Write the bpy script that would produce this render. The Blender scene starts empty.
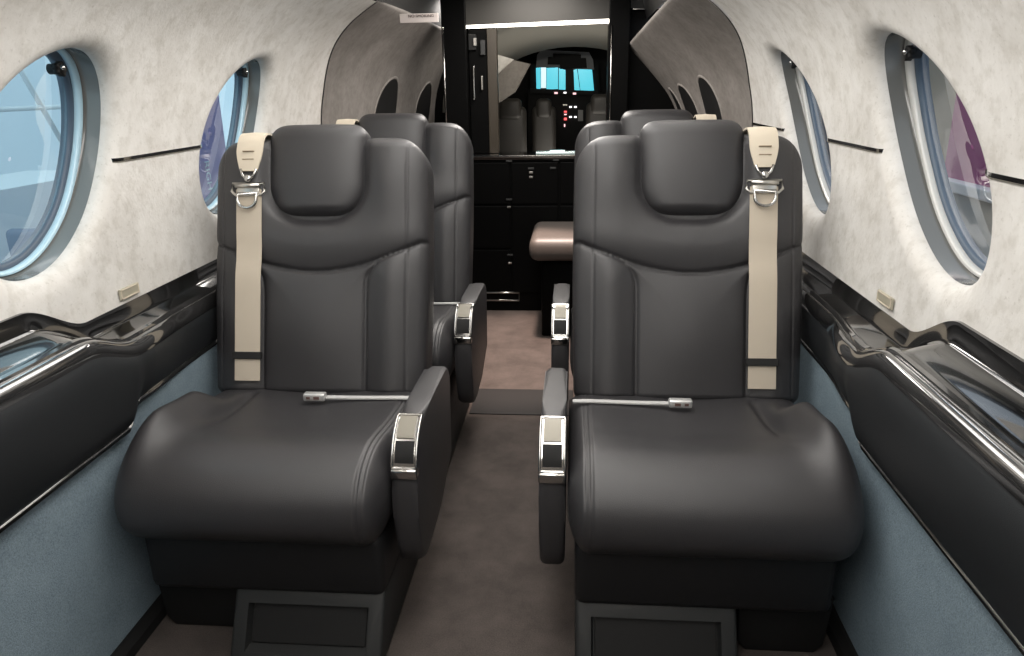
import bpy, bmesh, math, random
from mathutils import Vector, Matrix
random.seed(7)
C = bpy.context.scene.collection
PI = math.pi
LOC = {}

# ------------------------------------------------------------------ materials
def mat(name, col, rough=0.5, metal=0.0, spec=0.5, coat=0.0, coat_rough=0.03, bump=None, mottled=None, emit=None, ior=1.5, sheen=0.0):
    m = bpy.data.materials.new(name); m.use_nodes = True
    nt = m.node_tree; b = nt.nodes['Principled BSDF']
    b.inputs['Base Color'].default_value = (*col, 1)
    b.inputs['Roughness'].default_value = rough
    b.inputs['Metallic'].default_value = metal
    b.inputs['Specular IOR Level'].default_value = spec
    b.inputs['Coat Weight'].default_value = coat
    b.inputs['Coat Roughness'].default_value = coat_rough
    b.inputs['IOR'].default_value = ior
    b.inputs['Sheen Weight'].default_value = sheen
    if emit:
        b.inputs['Emission Color'].default_value = (*emit[0], 1)
        b.inputs['Emission Strength'].default_value = emit[1]
    tc = nt.nodes.new('ShaderNodeTexCoord')
    if mottled:                              # list of (scale, detail, colour_low, colour_high, lo, hi)
        prev = None
        for (sc, det, ca, cb, lo, hi, fac) in mottled:
            n = nt.nodes.new('ShaderNodeTexNoise'); n.inputs['Scale'].default_value = sc; n.inputs['Detail'].default_value = det
            n.inputs['Roughness'].default_value = 0.65
            nt.links.new(tc.outputs['Object'], n.inputs['Vector'])
            r = nt.nodes.new('ShaderNodeValToRGB')
            r.color_ramp.elements[0].position = lo; r.color_ramp.elements[1].position = hi
            r.color_ramp.elements[0].color = (*ca, 1); r.color_ramp.elements[1].color = (*cb, 1)
            nt.links.new(n.outputs['Fac'], r.inputs['Fac'])
            if prev is None: prev = r.outputs['Color']
            else:
                mx = nt.nodes.new('ShaderNodeMix'); mx.data_type = 'RGBA'; mx.blend_type = 'MULTIPLY'
                mx.inputs[0].default_value = fac
                nt.links.new(prev, mx.inputs[6]); nt.links.new(r.outputs['Color'], mx.inputs[7]); prev = mx.outputs[2]
        nt.links.new(prev, b.inputs['Base Color'])
    if bump:
        sc, st = bump
        n = nt.nodes.new('ShaderNodeTexNoise'); n.inputs['Scale'].default_value = sc; n.inputs['Detail'].default_value = 3
        nt.links.new(tc.outputs['Object'], n.inputs['Vector'])
        bp = nt.nodes.new('ShaderNodeBump'); bp.inputs['Strength'].default_value = st; bp.inputs['Distance'].default_value = 0.002
        nt.links.new(n.outputs['Fac'], bp.inputs['Height']); nt.links.new(bp.outputs['Normal'], b.inputs['Normal'])
    return m

def glass_mat(name, tint, gloss=1.0, rough=0.02):
    m = bpy.data.materials.new(name); m.use_nodes = True
    nt = m.node_tree; nt.nodes.clear()
    out = nt.nodes.new('ShaderNodeOutputMaterial'); mx = nt.nodes.new('ShaderNodeMixShader')
    tr = nt.nodes.new('ShaderNodeBsdfTransparent'); tr.inputs['Color'].default_value = (*tint, 1)
    gl = nt.nodes.new('ShaderNodeBsdfGlossy'); gl.inputs['Roughness'].default_value = rough
    fr = nt.nodes.new('ShaderNodeFresnel'); fr.inputs['IOR'].default_value = 1.35
    mu = nt.nodes.new('ShaderNodeMath'); mu.operation = 'MULTIPLY'; mu.inputs[1].default_value = gloss
    nt.links.new(fr.outputs['Fac'], mu.inputs[0]); nt.links.new(mu.outputs[0], mx.inputs['Fac'])
    nt.links.new(tr.outputs[0], mx.inputs[1]); nt.links.new(gl.outputs[0], mx.inputs[2]); nt.links.new(mx.outputs[0], out.inputs['Surface'])
    return m

M = {}
M['leather'] = mat('charcoal_leather', (.031, .030, .032), .43, spec=.62, bump=(900, .25))
M['leather_dark'] = mat('black_leather', (.010, .010, .011), .5, spec=.4, bump=(900, .25))
M['panel_leather'] = mat('side_panel_leather', (.018, .020, .022), .5, spec=.4, bump=(700, .2))
M['webbing'] = mat('beige_webbing', (.53, .465, .375), .7, bump=(1500, .3))
M['webbing_light'] = mat('beige_webbing_pad', (.62, .55, .44), .7, bump=(1200, .3))
M['webbing_grey'] = mat('silver_grey_webbing', (.50, .50, .49), .55)
M['black_cloth'] = mat('black_webbing', (.01, .01, .01), .7)
M['chrome'] = mat('polished_chrome', (.60, .59, .57), .14, 1.0)
M['nickel'] = mat('satin_nickel', (.62, .60, .56), .28, 1.0)
M['bright_nickel'] = mat('bright_nickel', (.72, .72, .71), .38, .7)
M['beige_metal'] = mat('champagne_metal', (.22, .205, .17), .38, .4)
M['gloss_black'] = mat('piano_black_lacquer', (.006, .006, .006), .10, spec=.6, coat=1.0, coat_rough=.04, ior=1.6)
M['rail_black'] = mat('bright_black_rail', (.02, .02, .02), .09, spec=1.0, coat=1.0, coat_rough=.03, ior=1.9)
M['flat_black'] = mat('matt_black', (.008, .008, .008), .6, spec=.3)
M['cabinet_black'] = mat('black_lacquered_cabinet', (.0025, .0025, .0025), .4, spec=.06)
M['pedestal'] = mat('dark_grey_plastic', (.022, .023, .023), .5, spec=.4, bump=(600, .2))
M['pedestal_black'] = mat('black_plastic', (.010, .010, .010), .55, spec=.3)
WM = [(9, 5, (.585, .565, .53), (.675, .66, .63), .36, .62, 1), (34, 6, (.84, .83, .81), (1, 1, 1), .36, .52, .8), (150, 3, (.70, .69, .67), (1, 1, 1), .26, .40, .7)]
M['wall'] = mat('mottled_suede_wall', (.66, .64, .60), .75, spec=.25, bump=(120, .25), mottled=WM)
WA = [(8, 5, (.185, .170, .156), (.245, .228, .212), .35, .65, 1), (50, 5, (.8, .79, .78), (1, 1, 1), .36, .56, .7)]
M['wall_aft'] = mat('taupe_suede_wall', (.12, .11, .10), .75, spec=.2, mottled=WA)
M['ceiling'] = mat('pale_headliner', (.66, .64, .60), .8)
M['header'] = mat('beige_header', (.030, .028, .024), .6)
M['carpet'] = mat('brown_grey_carpet', (.12, .10, .09), .95, spec=.1, bump=(900, .8), mottled=[(9, 4, (.080, .068, .062), (.114, .096, .087), .35, .65, 1), (420, 3, (.55, .55, .55), (1, 1, 1), .33, .6, .8)])
M['side_carpet'] = mat('blue_grey_side_carpet', (.17, .21, .24), .95, spec=.1, bump=(500, .7), mottled=[(6, 4, (.205, .268, .312), (.258, .333, .382), .35, .65, 1), (330, 3, (.60, .62, .64), (1, 1, 1), .33, .6, .8)])
M['reveal'] = mat('grey_window_reveal', (.115, .115, .108), .22, spec=.6, coat=.5)
M['ring_blue'] = mat('pale_blue_frame', (.40, .58, .68), .25, coat=.4)
M['ring_grey'] = mat('pale_grey_frame', (.50, .50, .48), .25, coat=.4)
M['band_blue'] = mat('slate_blue_frame', (.055, .085, .125), .45)
M['glass_blue'] = glass_mat('blue_tinted_glass', (.72, .95, 1.0), .22)
M['glass_clear'] = glass_mat('smoked_window_glass', (.80, .84, .88), .3)
M['white'] = mat('white_paint', (.75, .77, .78), .5)
M['placard'] = mat('placard_white', (.80, .72, .69), .4)
M['placard_edge'] = mat('brass_plate', (.46, .43, .34), .35, .3)
M['ink'] = mat('dark_ink', (.12, .07, .06), .6)
M['strip_light'] = mat('warm_strip_light', (.9, .85, .75), .5, emit=((1, .93, .80), 5.5))

# ------------------------------------------------------------------ mesh helpers
def finish(o, label=None, cat=None, group=None, kind=None):
    if label: o['label'] = label
    if cat: o['category'] = cat
    if group: o['group'] = group
    if kind: o['kind'] = kind
    return o

def empty(name, loc, label, cat, group=None):
    o = bpy.data.objects.new(name, None); C.objects.link(o); o.location = loc
    o.empty_display_size = .05
    LOC[o.name] = Vector(loc)
    return finish(o, label, cat, group)

def obj(name, bm, m, parent=None, smooth=True, label=None, cat=None, group=None, kind=None, weld=0.0, angle=None, origin=None):
    """link one mesh object; bm is in world coordinates, moved into the parent's frame"""
    if weld: bmesh.ops.remove_doubles(bm, verts=bm.verts, dist=weld)
    bmesh.ops.recalc_face_normals(bm, faces=bm.faces)
    if parent is not None: off = LOC[parent.name]
    elif origin is not None: off = Vector(origin)
    else: off = Vector((0, 0, 0))
    if off.length: bmesh.ops.translate(bm, verts=bm.verts, vec=-off)
    if angle is not None:
        for e in bm.edges:
            if len(e.link_faces) == 2 and e.calc_face_angle(0) > angle: e.smooth = False
    me = bpy.data.meshes.new(name); bm.to_mesh(me); bm.free()
    for p in me.polygons: p.use_smooth = smooth
    ms = m if isinstance(m, (list, tuple)) else [m]
    for x in ms: me.materials.append(x)
    o = bpy.data.objects.new(name, me); C.objects.link(o)
    if parent is not None: o.parent = parent
    elif origin is not None: o.location = origin
    LOC[o.name] = off.copy()
    return finish(o, label, cat, group, kind)

def quadgrid(bm, rows, close_u=False, close_v=False):
    """rows of points -> quads"""
    vr = [[bm.verts.new(p) for p in r] for r in rows]
    n = len(vr[0])
    R = len(vr)
    for i in range(R if close_v else R - 1):
        a, b = vr[i], vr[(i + 1) % R]
        for j in range(n if close_u else n - 1):
            k = (j + 1) % n
            bm.faces.new((a[j], a[k], b[k], b[j]))
    return vr

def loft(rings, caps=True, bm=None):
    bm = bm or bmesh.new()
    vr = quadgrid(bm, rings, close_u=True)
    if caps:
        for r, rev in ((vr[0], True), (vr[-1], False)):
            c = Vector((0, 0, 0))
            for v in r: c += v.co
            c = bm.verts.new(c / len(r))
            for j in range(len(r)):
                k = (j + 1) % len(r)
                bm.faces.new((r[k], r[j], c) if rev else (r[j], r[k], c))
    return bm

def box(bm, lo, hi, bev=0.0, seg=2, mtx=None):
    x0, y0, z0 = lo; x1, y1, z1 = hi
    co = [(x0, y0, z0), (x1, y0, z0), (x1, y1, z0), (x0, y1, z0), (x0, y0, z1), (x1, y0, z1), (x1, y1, z1), (x0, y1, z1)]
    vs = [bm.verts.new(c) for c in co]
    fs = [bm.faces.new([vs[i] for i in f]) for f in ((0, 3, 2, 1), (4, 5, 6, 7), (0, 1, 5, 4), (1, 2, 6, 5), (2, 3, 7, 6), (3, 0, 4, 7))]
    geom = list(vs)
    if bev:
        es = list({e for f in fs for e in f.edges})
        r = bmesh.ops.bevel(bm, geom=es, offset=bev, segments=seg, affect='EDGES', profile=.5)
        geom = list({v for v in r['verts']} | {v for v in vs if v.is_valid})
    if mtx is not None:
        for v in geom: v.co = mtx @ v.co
    return bm

def B(lo, hi, bev=0.0, seg=2, mtx=None):
    return box(bmesh.new(), lo, hi, bev, seg, mtx)

def tube(bm, pts, r, n=10, closed=False):
    pts = [Vector(p) for p in pts]
    rings = []
    L = len(pts)
    prev = None
    for i, p in enumerate(pts):
        if closed: t = pts[(i + 1) % L] - pts[i - 1]
        else: t = pts[min(i + 1, L - 1)] - pts[max(i - 1, 0)]
        t.normalize()
        if prev is None:
            a = Vector((0, 0, 1)) if abs(t.z) < .9 else Vector((1, 0, 0))
            u = t.cross(a).normalized()
        else:
            u = (prev - t * prev.dot(t)).normalized()
        prev = u
        v = t.cross(u)
        rr = r[i] if isinstance(r, (list, tuple)) else r
        rings.append([p + (u * math.cos(2 * PI * k / n) + v * math.sin(2 * PI * k / n)) * rr for k in range(n)])
    if closed:
        quadgrid(bm, rings, close_u=True, close_v=True)
    else:
        loft(rings, True, bm)
    return bm

def extrude_poly(bm, poly, x0, x1, axis=0, bev=0.0, seg=3):
    """closed polygon of 2-D points extruded along an axis (0: poly is (y,z))"""
    def P(a, p):
        if axis == 0: return (a, p[0], p[1])
        if axis == 1: return (p[0], a, p[1])
        return (p[0], p[1], a)
    v0 = [bm.verts.new(P(x0, p)) for p in poly]; v1 = [bm.verts.new(P(x1, p)) for p in poly]
    n = len(poly)
    f0 = bm.faces.new(v0); f1 = bm.faces.new(v1[::-1])
    for i in range(n):
        j = (i + 1) % n
        bm.faces.new((v0[j], v0[i], v1[i], v1[j]))
    if bev:
        es = list(set(f0.edges) | set(f1.edges))
        bmesh.ops.bevel(bm, geom=es, offset=bev, segments=seg, affect='EDGES', profile=.5)
    return bm

def catmull(pts, n, closed=False):
    P = [Vector(p) for p in pts]; out = []
    L = len(P); segs = L if closed else L - 1
    for i in range(segs):
        if closed: a, b, c, d = P[i - 1], P[i], P[(i + 1) % L], P[(i + 2) % L]
        else: a, b, c, d = P[max(i - 1, 0)], P[i], P[i + 1], P[min(i + 2, L - 1)]
        for k in range(n):
            t = k / n
            out.append(.5 * ((2 * b) + (c - a) * t + (2 * a - 5 * b + 4 * c - d) * t * t + (3 * b - a - 3 * c + d) * t ** 3))
    if not closed: out.append(P[-1])
    return out

def resample(pts, n):
    P = [Vector(p) for p in pts]; cum = [0]
    for i in range(1, len(P)): cum.append(cum[-1] + (P[i] - P[i - 1]).length)
    out = []; j = 0
    for k in range(n):
        s = cum[-1] * k / (n - 1)
        while j < len(P) - 2 and cum[j + 1] < s: j += 1
        d = cum[j + 1] - cum[j]
        out.append(P[j].lerp(P[j + 1], (s - cum[j]) / d if d else 0))
    return out, cum[-1]

def ss(a, b, x):
    t = max(0, min(1, (x - a) / (b - a))); return t * t * (3 - 2 * t)

# ------------------------------------------------------------------ cabin shell with oval windows
PROF, ARC = resample(catmull([(.708, .560, 0), (.714, .66, 0), (.718, .76, 0), (.717, .86, 0), (.704, .96, 0), (.676, 1.05, 0), (.628, 1.13, 0), (.556, 1.198, 0), (.462, 1.258, 0)], 12), 200)
def prof(a):                                   # a = arc length from the ledge up -> (x, z), outward normal
    t = max(0, min(1, a / ARC)) * (len(PROF) - 1); i = min(int(t), len(PROF) - 2)
    p = PROF[i].lerp(PROF[i + 1], t - i); d = (PROF[i + 1] - PROF[i]).normalized()
    return p.x, p.y, d.y, -d.x                 # x, z, nx, nz
def arc_at(z):
    for i, p in enumerate(PROF):
        if p.y >= z: return ARC * i / (len(PROF) - 1)
    return ARC
Y_NEAR, Y_MID, Y_AFT = -.85, 2.47, 3.42
ZW = .888
AW = arc_at(ZW)
WIN = {-1: [(.48, .166, .18, .45), (1.201, .169, .180, .40), (1.922, .169, .186, .53)], 1: [(.55, .165, .182, .55), (1.258, .164, .182, .66), (1.928, .162, .184, .78)]}   # centre, half width, half height, lean
YM = {-1: 2.59, 1: 2.45}
YE = {-1: 4.15, 1: 3.43}
LEAN = {-1: .11, 1: .20}

def wall(side, name):
    bm = bmesh.new()
    def S(y, a, out=0):
        x, z, nx, nz = prof(a)
        y -= LEAN[side] * ss(.98, 1.25, z) * ss(2.27, YM[side], y)
        return Vector((side * (x + nx * out), y, z + nz * out))
    NR = 44
    da = ARC / NR
    ja, jb = int((AW - .255) / da), int((AW + .255) / da) + 1
    if ja < 1: ja = 1
    cells = []
    y = Y_NEAR
    for (yc, hw, hh, kk) in WIN[side]:
        y0, y1 = yc - .31, yc + .31
        cells.append(('plain', y, y0)); cells.append((('win', hw, hh, yc, kk), y0, y1)); y = y1
    cells.append(('plain', y, YM[side]))
    for kind, y0, y1 in cells:
        n = max(2, int(round((y1 - y0) / .022)))
        ys = [y0 + (y1 - y0) * i / n for i in range(n + 1)]
        if kind == 'plain':
            quadgrid(bm, [[S(yy, da * j) for yy in ys] for j in range(NR + 1)])
            continue
        quadgrid(bm, [[S(yy, da * j) for yy in ys] for j in range(ja + 1)])
        quadgrid(bm, [[S(yy, da * j) for yy in ys] for j in range(jb, NR + 1)])
        _, hw, hh, yc, kk = kind
        loop = [(ys[i], da * ja) for i in range(n)] + [(ys[n], da * j) for j in range(ja, jb)] + [(ys[n - i], da * jb) for i in range(n)] + [(ys[0], da * (jb - j)) for j in range(0, jb - ja)]
        rings = []
        for k in range(9):
            t = k / 8; rr = []
            for (py, pa) in loop:
                th = math.atan2((pa - AW) / hh, (py - yc - kk * (pa - AW)) / hw)
                ea = AW + hh * 1.24 * math.sin(th); ey = yc + hw * 1.24 * math.cos(th) + kk * (ea - AW)
                rr.append(S(py + (ey - py) * t, pa + (ea - pa) * t))
            rings.append(rr)
        for sc, out in ((1.20, .0003), (1.16, .0012), (1.12, .003), (1.08, .006), (1.045, .0105), (1.02, .016), (1.005, .023), (1.0, .03)):
            rr = []
            for (py, pa) in loop:
                th = math.atan2((pa - AW) / hh, (py - yc - kk * (pa - AW)) / hw)
                rr.append(S(yc + hw * sc * math.cos(th) + kk * hh * sc * math.sin(th), AW + hh * sc * math.sin(th), out))
            rings.append(rr)
        quadgrid(bm, rings, close_u=True)
    o = obj(name, bm, M['wall'], weld=.0004, kind='structure')
    return o
wall(-1, 'wall_left'); wall(1, 'wall_right')

def ellipse_ring(side, yc, hw, hh, kk, sc, out, n=96):
    rr = []
    for i in range(n):
        th = 2 * PI * i / n
        x, z, nx, nz = prof(AW + hh * sc * math.sin(th))
        # flat frame plane behind the curved wall
        rr.append(Vector((side * (x + nx * out), yc + hw * sc * math.cos(th) + kk * hh * sc * math.sin(th), z + nz * out)))
    return rr
wn = 0
for side in (-1, 1):
    for (yc, hw, hh, kk) in WIN[side]:
        wn += 1
        bm = bmesh.new()
        quadgrid(bm, [ellipse_ring(side, yc, hw, hh, kk, s, o_) for s, o_ in ((1.0, .027), (.995, .038), (.987, .050), (.978, .058), (.955, .060), (.95, .064))], close_u=True)
        w = obj('window_%d' % wn, bm, M['reveal'], kind='structure')
        bm = bmesh.new()
        quadgrid(bm, [ellipse_ring(side, yc, hw, hh, kk, s, o_) for s, o_ in ((.96, .058), (.955, .056), (.925, .062), (.92, .065), (.92, .072))], close_u=True)
        obj('window_frame', bm, M['ring_blue'] if side < 0 else M['ring_grey'], w)
        bm = bmesh.new()
        quadgrid(bm, [ellipse_ring(side, yc, hw, hh, kk, s, o_) for s, o_ in ((.93, .069), (.88, .069), (.86, .073), (.855, .078), (.87, .088))], close_u=True)
        obj('shade_ring', bm, M['band_blue'], w)
        bm = bmesh.new()
        r = [ellipse_ring(side, yc, hw, hh, kk, s, o_) for s, o_ in ((.92, .074), (.6, .074), (.3, .074), (.02, .074))]
        quadgrid(bm, r, close_u=True)
        obj('window_pane', bm, M['glass_blue'] if side < 0 else M['glass_clear'], w)
        # shade catch at the top of the reveal
        bm = bmesh.new()
        x, z, nx, nz = prof(AW + hh * .90)
        X = side * (x + .046)
        yk = yc + .012 + kk * hh * .9
        tube(bm, [(X - side * .008, yk, z - .006), (X + side * .016, yk, z - .006)], [.009, .009], 14)
        for k in range(5):
            a = 2 * PI * k / 5
            tube(bm, [(X - side * .007, yk + .008 * math.cos(a), z - .006 + .008 * math.sin(a)), (X + side * .003, yk + .008 * math.cos(a), z - .006 + .008 * math.sin(a))], .005, 8)
        obj('shade_catch', bm, M['flat_black'], w)
        bm = bmesh.new(); bmesh.ops.create_uvsphere(bm, u_segments=12, v_segments=8, radius=.0045, matrix=Matrix.Translation((X - side * .010, yk - .003, z - .004)))
        obj('catch_button', bm, M['chrome'], w)

# horizontal seam trims between the windows
tn = 0
for side in (-1, 1):
    ws = WIN[side]
    zs = .876
    spans = [(ws[0][0] + ws[0][1] * 1.05, ws[1][0] - ws[1][1] * 1.05), (ws[1][0] + ws[1][1] * 1.05, ws[2][0] - ws[2][1] * 1.05), (ws[2][0] + ws[2][1] * 1.05, YM[side])]
    FL = ((1.045, .0105), (1.08, .006), (1.12, .003), (1.16, .0012), (1.20, .0003), (1.24, 0), (9, 0))
    def dip(y, a):
        m_ = 9
        for (yc, hw, hh, kk) in ws:
            m_ = min(m_, math.hypot((y - yc - kk * (a - AW)) / hw, (a - AW) / hh))
        for (s0, o0), (s1, o1) in zip(FL, FL[1:]):
            if m_ <= s1: return o0 + (o1 - o0) * max(0, (m_ - s0) / (s1 - s0))
        return 0
    for (a, b) in spans:
        tn += 1
        rows = []
        base = arc_at(zs)
        N = 40
        for i in range(N + 1):
            y = a + (b - a) * i / N
            f = 1; dp = dip(y, base)
            rr = []
            for (dz, out) in ((-.0034, .004), (-.0034, -.0014), (.0030, -.0014), (.0030, .004)):
                x, z, nx, nz = prof(base + dz * f)
                rr.append(Vector((side * (x + nx * (out + dp)), y, z + nz * (out + dp))))
            rows.append(rr)
        t = obj('trim_%d' % tn, loft(rows), M['gloss_black'], smooth=False, kind='structure')
        rows = []
        for i in range(N + 1):
            y = a + (b - a) * i / N; dp = dip(y, base)
            rr = []
            for (dz, out) in ((-.0052, .003), (-.0052, -.0016), (-.0034, -.0016), (-.0034, .003)):
                x, z, nx, nz = prof(base + dz)
                rr.append(Vector((side * (x + nx * (out + dp)), y, z + nz * (out + dp))))
            rows.append(rr)
        obj('bright_edge', loft(rows), M['beige_metal'], t, smooth=False)

# aft part of the shell: darker taupe panels that taper towards the rear bulkhead
ENDP = {-1: resample(catmull([(.60, .56, 0), (.605, .70, 0), (.60, .83, 0), (.585, .95, 0), (.55, 1.06, 0), (.50, 1.16, 0), (.445, 1.24, 0)], 12), 200)[0],
        1: resample(catmull([(.655, .56, 0), (.645, .70, 0), (.618, .83, 0), (.570, .94, 0), (.495, 1.035, 0), (.387, 1.150, 0)], 12), 200)[0]}
def AS(side, y, a, out=0):
    x, z, nx, nz = prof(a)
    t = (y - YM[side]) / (YE[side] - YM[side])
    q = ENDP[side][int(round(max(0, min(1, a / ARC)) * 199))]
    xx, zz = x + .004 + (q.x - x) * t, z + (q.y - z) * t
    y -= LEAN[side] * ss(.98, 1.25, z) * max(0, 1 - t * 2)
    return Vector((side * (xx + nx * out), y, zz + nz * out))
AFTW = {-1: [(3.30, .14), (3.90, .13)], 1: [(2.88, .095), (3.17, .085), (3.345, .035)]}
for side, nm in ((-1, 'wall_left_aft'), (1, 'wall_right_aft')):
    bm = bmesh.new()
    ny, na = 60, 40
    ya = [YM[side] + (YE[side] - YM[side]) * i / ny for i in range(ny + 1)]
    quadgrid(bm, [[AS(side, y, ARC * j / na) for y in ya] for j in range(na + 1)])
    quadgrid(bm, [[AS(side, y, ARC) + Vector((side * dx, 0, dz)) for y in ya] for dx, dz in ((0, 0), (-.006, .006), (-.004, .014), (.012, .018))])
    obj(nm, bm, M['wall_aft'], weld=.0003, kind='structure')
    for (yc, hw) in AFTW[side]:
        wn += 1
        n = 64
        def er(sc, out, hh=.165):
            return [AS(side, yc + hw * sc * math.cos(2 * PI * i / n) + .35 * hw * sc * math.sin(2 * PI * i / n), AW + .012 + hh * sc * math.sin(2 * PI * i / n), out) for i in range(n)]
        bm = bmesh.new()
        quadgrid(bm, [er(s, o_) for s, o_ in ((1.10, .001), (1.07, -.004), (1.02, -.003), (1.0, -.001))], close_u=True)
        w = obj('window_%d' % wn, bm, M['wall_aft'], kind='structure')
        bm = bmesh.new()
        quadgrid(bm, [er(s, o_) for s, o_ in ((1.02, -.0022), (.8, -.0022), (.4, -.0022), (.02, -.0022))], close_u=True)
        obj('window_pane', bm, M['pedestal_black'], w)
    # thin dark edge where pale and taupe panels meet
    tn += 1
    bm = bmesh.new()
    def ed(j, d, dy):
        v = AS(side, YM[side], ARC * j / 60); return Vector((v.x + side * d, v.y + dy, v.z))
    quadgrid(bm, [[ed(j, d, dy) for j in range(61)] for d, dy in ((-.006, -.003), (-.006, .006), (.02, .006))])
    obj('trim_%d' % tn, bm, M['flat_black'], kind='structure')

# ceiling, floor, walls closing the cabin
bm = bmesh.new()
cp = [(-.462, 1.258), (-.45, 1.285), (-.42, 1.30), (-.40, 1.36), (-.30, 1.41), (0, 1.43), (.30, 1.41), (.40, 1.36), (.42, 1.30), (.45, 1.285), (.462, 1.258)]
quadgrid(bm, [[(x, y, z) for x, z in cp] for y in (Y_NEAR, 0, 1, 2.40)])
obj('ceiling', bm, M['ceiling'], kind='structure', angle=.5)
bm = bmesh.new()
quadgrid(bm, [[(x, y, z) for x, z in ((-.46, 1.262), (-.42, 1.40), (.42, 1.40), (.46, 1.262))] for y in (2.40, 4.3)])
obj('ceiling_aft', bm, M['flat_black'], kind='structure', smooth=False)
bm = bmesh.new(); box(bm, (-.72, Y_NEAR, -.03), (.72, 3.5, 0)); obj('floor', bm, M['carpet'], kind='structure', smooth=False)
bm = bmesh.new(); box(bm, (-.72, Y_NEAR - .03, 0), (.72, Y_NEAR, 1.45)); obj('wall_near', bm, M['wall_aft'], kind='structure', smooth=False)
bm = bmesh.new(); box(bm, (-.168, 2.155, 0), (.164, 2.36, .004), .002); obj('trim_20', bm, M['flat_black'], kind='structure', smooth=False)  # flat dark band laid across the aisle floor

# ------------------------------------------------------------------ side ledges
def LS(y, near, far, a=1.05, b=1.205):
    t = ss(a, b, y); return near + (far - near) * t
def ledge_profile(y):
    P = []
    near = [(.720, .671), (.710, .669), (.706, .642), (.699, .634), (.655, .6225), (.650, .6215), (.640, .616)]
    far = [(.720, .611), (.710, .609), (.706, .583), (.699, .578), (.662, .574), (.656, .573), (.650, .568)]
    for (n, f) in zip(near, far): P.append((LS(y, n[0], f[0]), LS(y, n[1], f[1])))
    return P
def rail_profile(y):
    near = [(.642, .614), (.641, .622), (.636, .626), (.630, .624), (.628, .618), (.626, .620), (.620, .622), (.613, .618), (.609, .610), (.608, .600), (.611, .592), (.62, .590), (.64, .60)]
    far = [(.652, .565), (.651, .577), (.646, .583), (.638, .581), (.635, .573), (.633, .576), (.627, .579), (.620, .576), (.615, .568), (.614, .557), (.617, .549), (.63, .547), (.65, .56)]
    return [(LS(y, n[0], f[0]), LS(y, n[1], f[1])) for n, f in zip(near, far)]
def panel_profile(y):
    near = [(.613, .596), (.607, .582), (.607, .555), (.612, .52), (.620, .48), (.630, .45), (.638, .428), (.646, .419), (.66, .418)]
    far = [(.620, .553), (.616, .543), (.616, .53), (.620, .512), (.626, .495), (.633, .480), (.639, .468), (.645, .459), (.66, .457)]
    t1 = ss(1.05, 1.205, y); t2 = ss(1.17, 1.212, y)
    out = []
    for i, (n, f) in enumerate(zip(near, far)):
        k = i / (len(near) - 1); t = t1 * (1 - k) + t2 * k if i < 3 else t2 * .7 + t1 * .3 if i < 5 else t2
        out.append((n[0] + (f[0] - n[0]) * t, n[1] + (f[1] - n[1]) * t))
    return out
def strip_profile(y, dx=0, dz=0):
    t2 = ss(1.17, 1.212, y)
    z = .419 + (.457 - .419) * t2
    return [(.667, z + .004), (.650, z + .003), (.645, z - .004), (.648, z - .012), (.667, z - .014)]
ysl = [Y_NEAR + (1.0 - Y_NEAR) * i / 20 for i in range(20)] + [1.0 + .25 * i / 50 for i in range(50)] + [1.25 + (3.38 - 1.25) * i / 30 for i in range(31)]
def side_k(y): return 1 if y < 2.2 else 1 - .10 * ss(2.2, 3.5, y)
def out_k(y, x): return .056 * ss(1.21, 1.49, y) * max(0, min(1, (.701 - x) / .087))
for side, word in ((-1, 'left'), (1, 'right')):
    lg = empty('side_ledge', (side * .65, 1.2, 0), 'glossy black side ledge with padded panel along the %s wall under its windows' % word, 'ledge', None)
    def sw(pf, m, nm, closed=False):
        bm = bmesh.new()
        rows = [[Vector((side * (x + out_k(y, x)) * side_k(y), y, z - out_k(y, x) * .5)) for x, z in pf(y)] for y in ysl]
        if closed: loft(rows, True, bm)
        else: quadgrid(bm, rows)
        return obj(nm, bm, m, lg, angle=.9)
    sw(ledge_profile, M['gloss_black'], 'ledge_top')
    sw(rail_profile, M['rail_black'], 'ledge_rail', True)
    sw(panel_profile, M['panel_leather'], 'padded_panel')
    sw(strip_profile, M['rail_black'], 'trim_strip')
    # carpeted lower wall, black strip on the floor
    bm = bmesh.new()
    rows = [[Vector((side * (x + .8 * out_k(y, x)) * side_k(y), y, z)) for x, z in ((.664, .413 + .038 * ss(1.17, 1.212, y)), (.666, .30), (.668, .2), (.671, .1), (.674, .0))] for y in ysl]
    quadgrid(bm, rows); obj('wall_lower_%s' % word, bm, M['side_carpet'], kind='structure')
    bm = bmesh.new()
    loft([[Vector((side * x * side_k(y), y, z)) for x, z in ((.682, .0005), (.648, .0005), (.653, .016), (.666, .026), (.682, .026))] for y in ysl], True, bm)
    obj('baseboard_%s' % word, bm, M['flat_black'], kind='structure', angle=.6)

# small plates on the wall just above the ledge
for side, yc, zc, lab in ((-1, 1.338, .629, 'small beige engraved plate on left wall just above the black ledge'), (1, 1.303, .632, 'small beige engraved plate on right wall just above the black ledge')):
    bm = bmesh.new(); X = side * .7105
    box(bm, (min(X, X - side * .004), yc - .032, zc - .011), (max(X, X - side * .004), yc + .032, zc + .011), .0015)
    pl = obj('wall_plate', bm, M['placard_edge'], smooth=False, label=lab, cat='plate', origin=(X, yc, zc - .011))
    bm = bmesh.new(); X2 = X - side * .004
    for a0, a1, b0, b1 in ((-.03, .03, .0075, .0095), (-.03, .03, -.0095, -.0075), (-.03, -.028, -.0095, .0095), (.028, .03, -.0095, .0095)):
        box(bm, (min(X2, X2 - side * .0012), yc + a0, zc + b0), (max(X2, X2 - side * .0012), yc + a1, zc + b1))
    obj('raised_border', bm, M['webbing_light'], pl, smooth=False)

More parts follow.
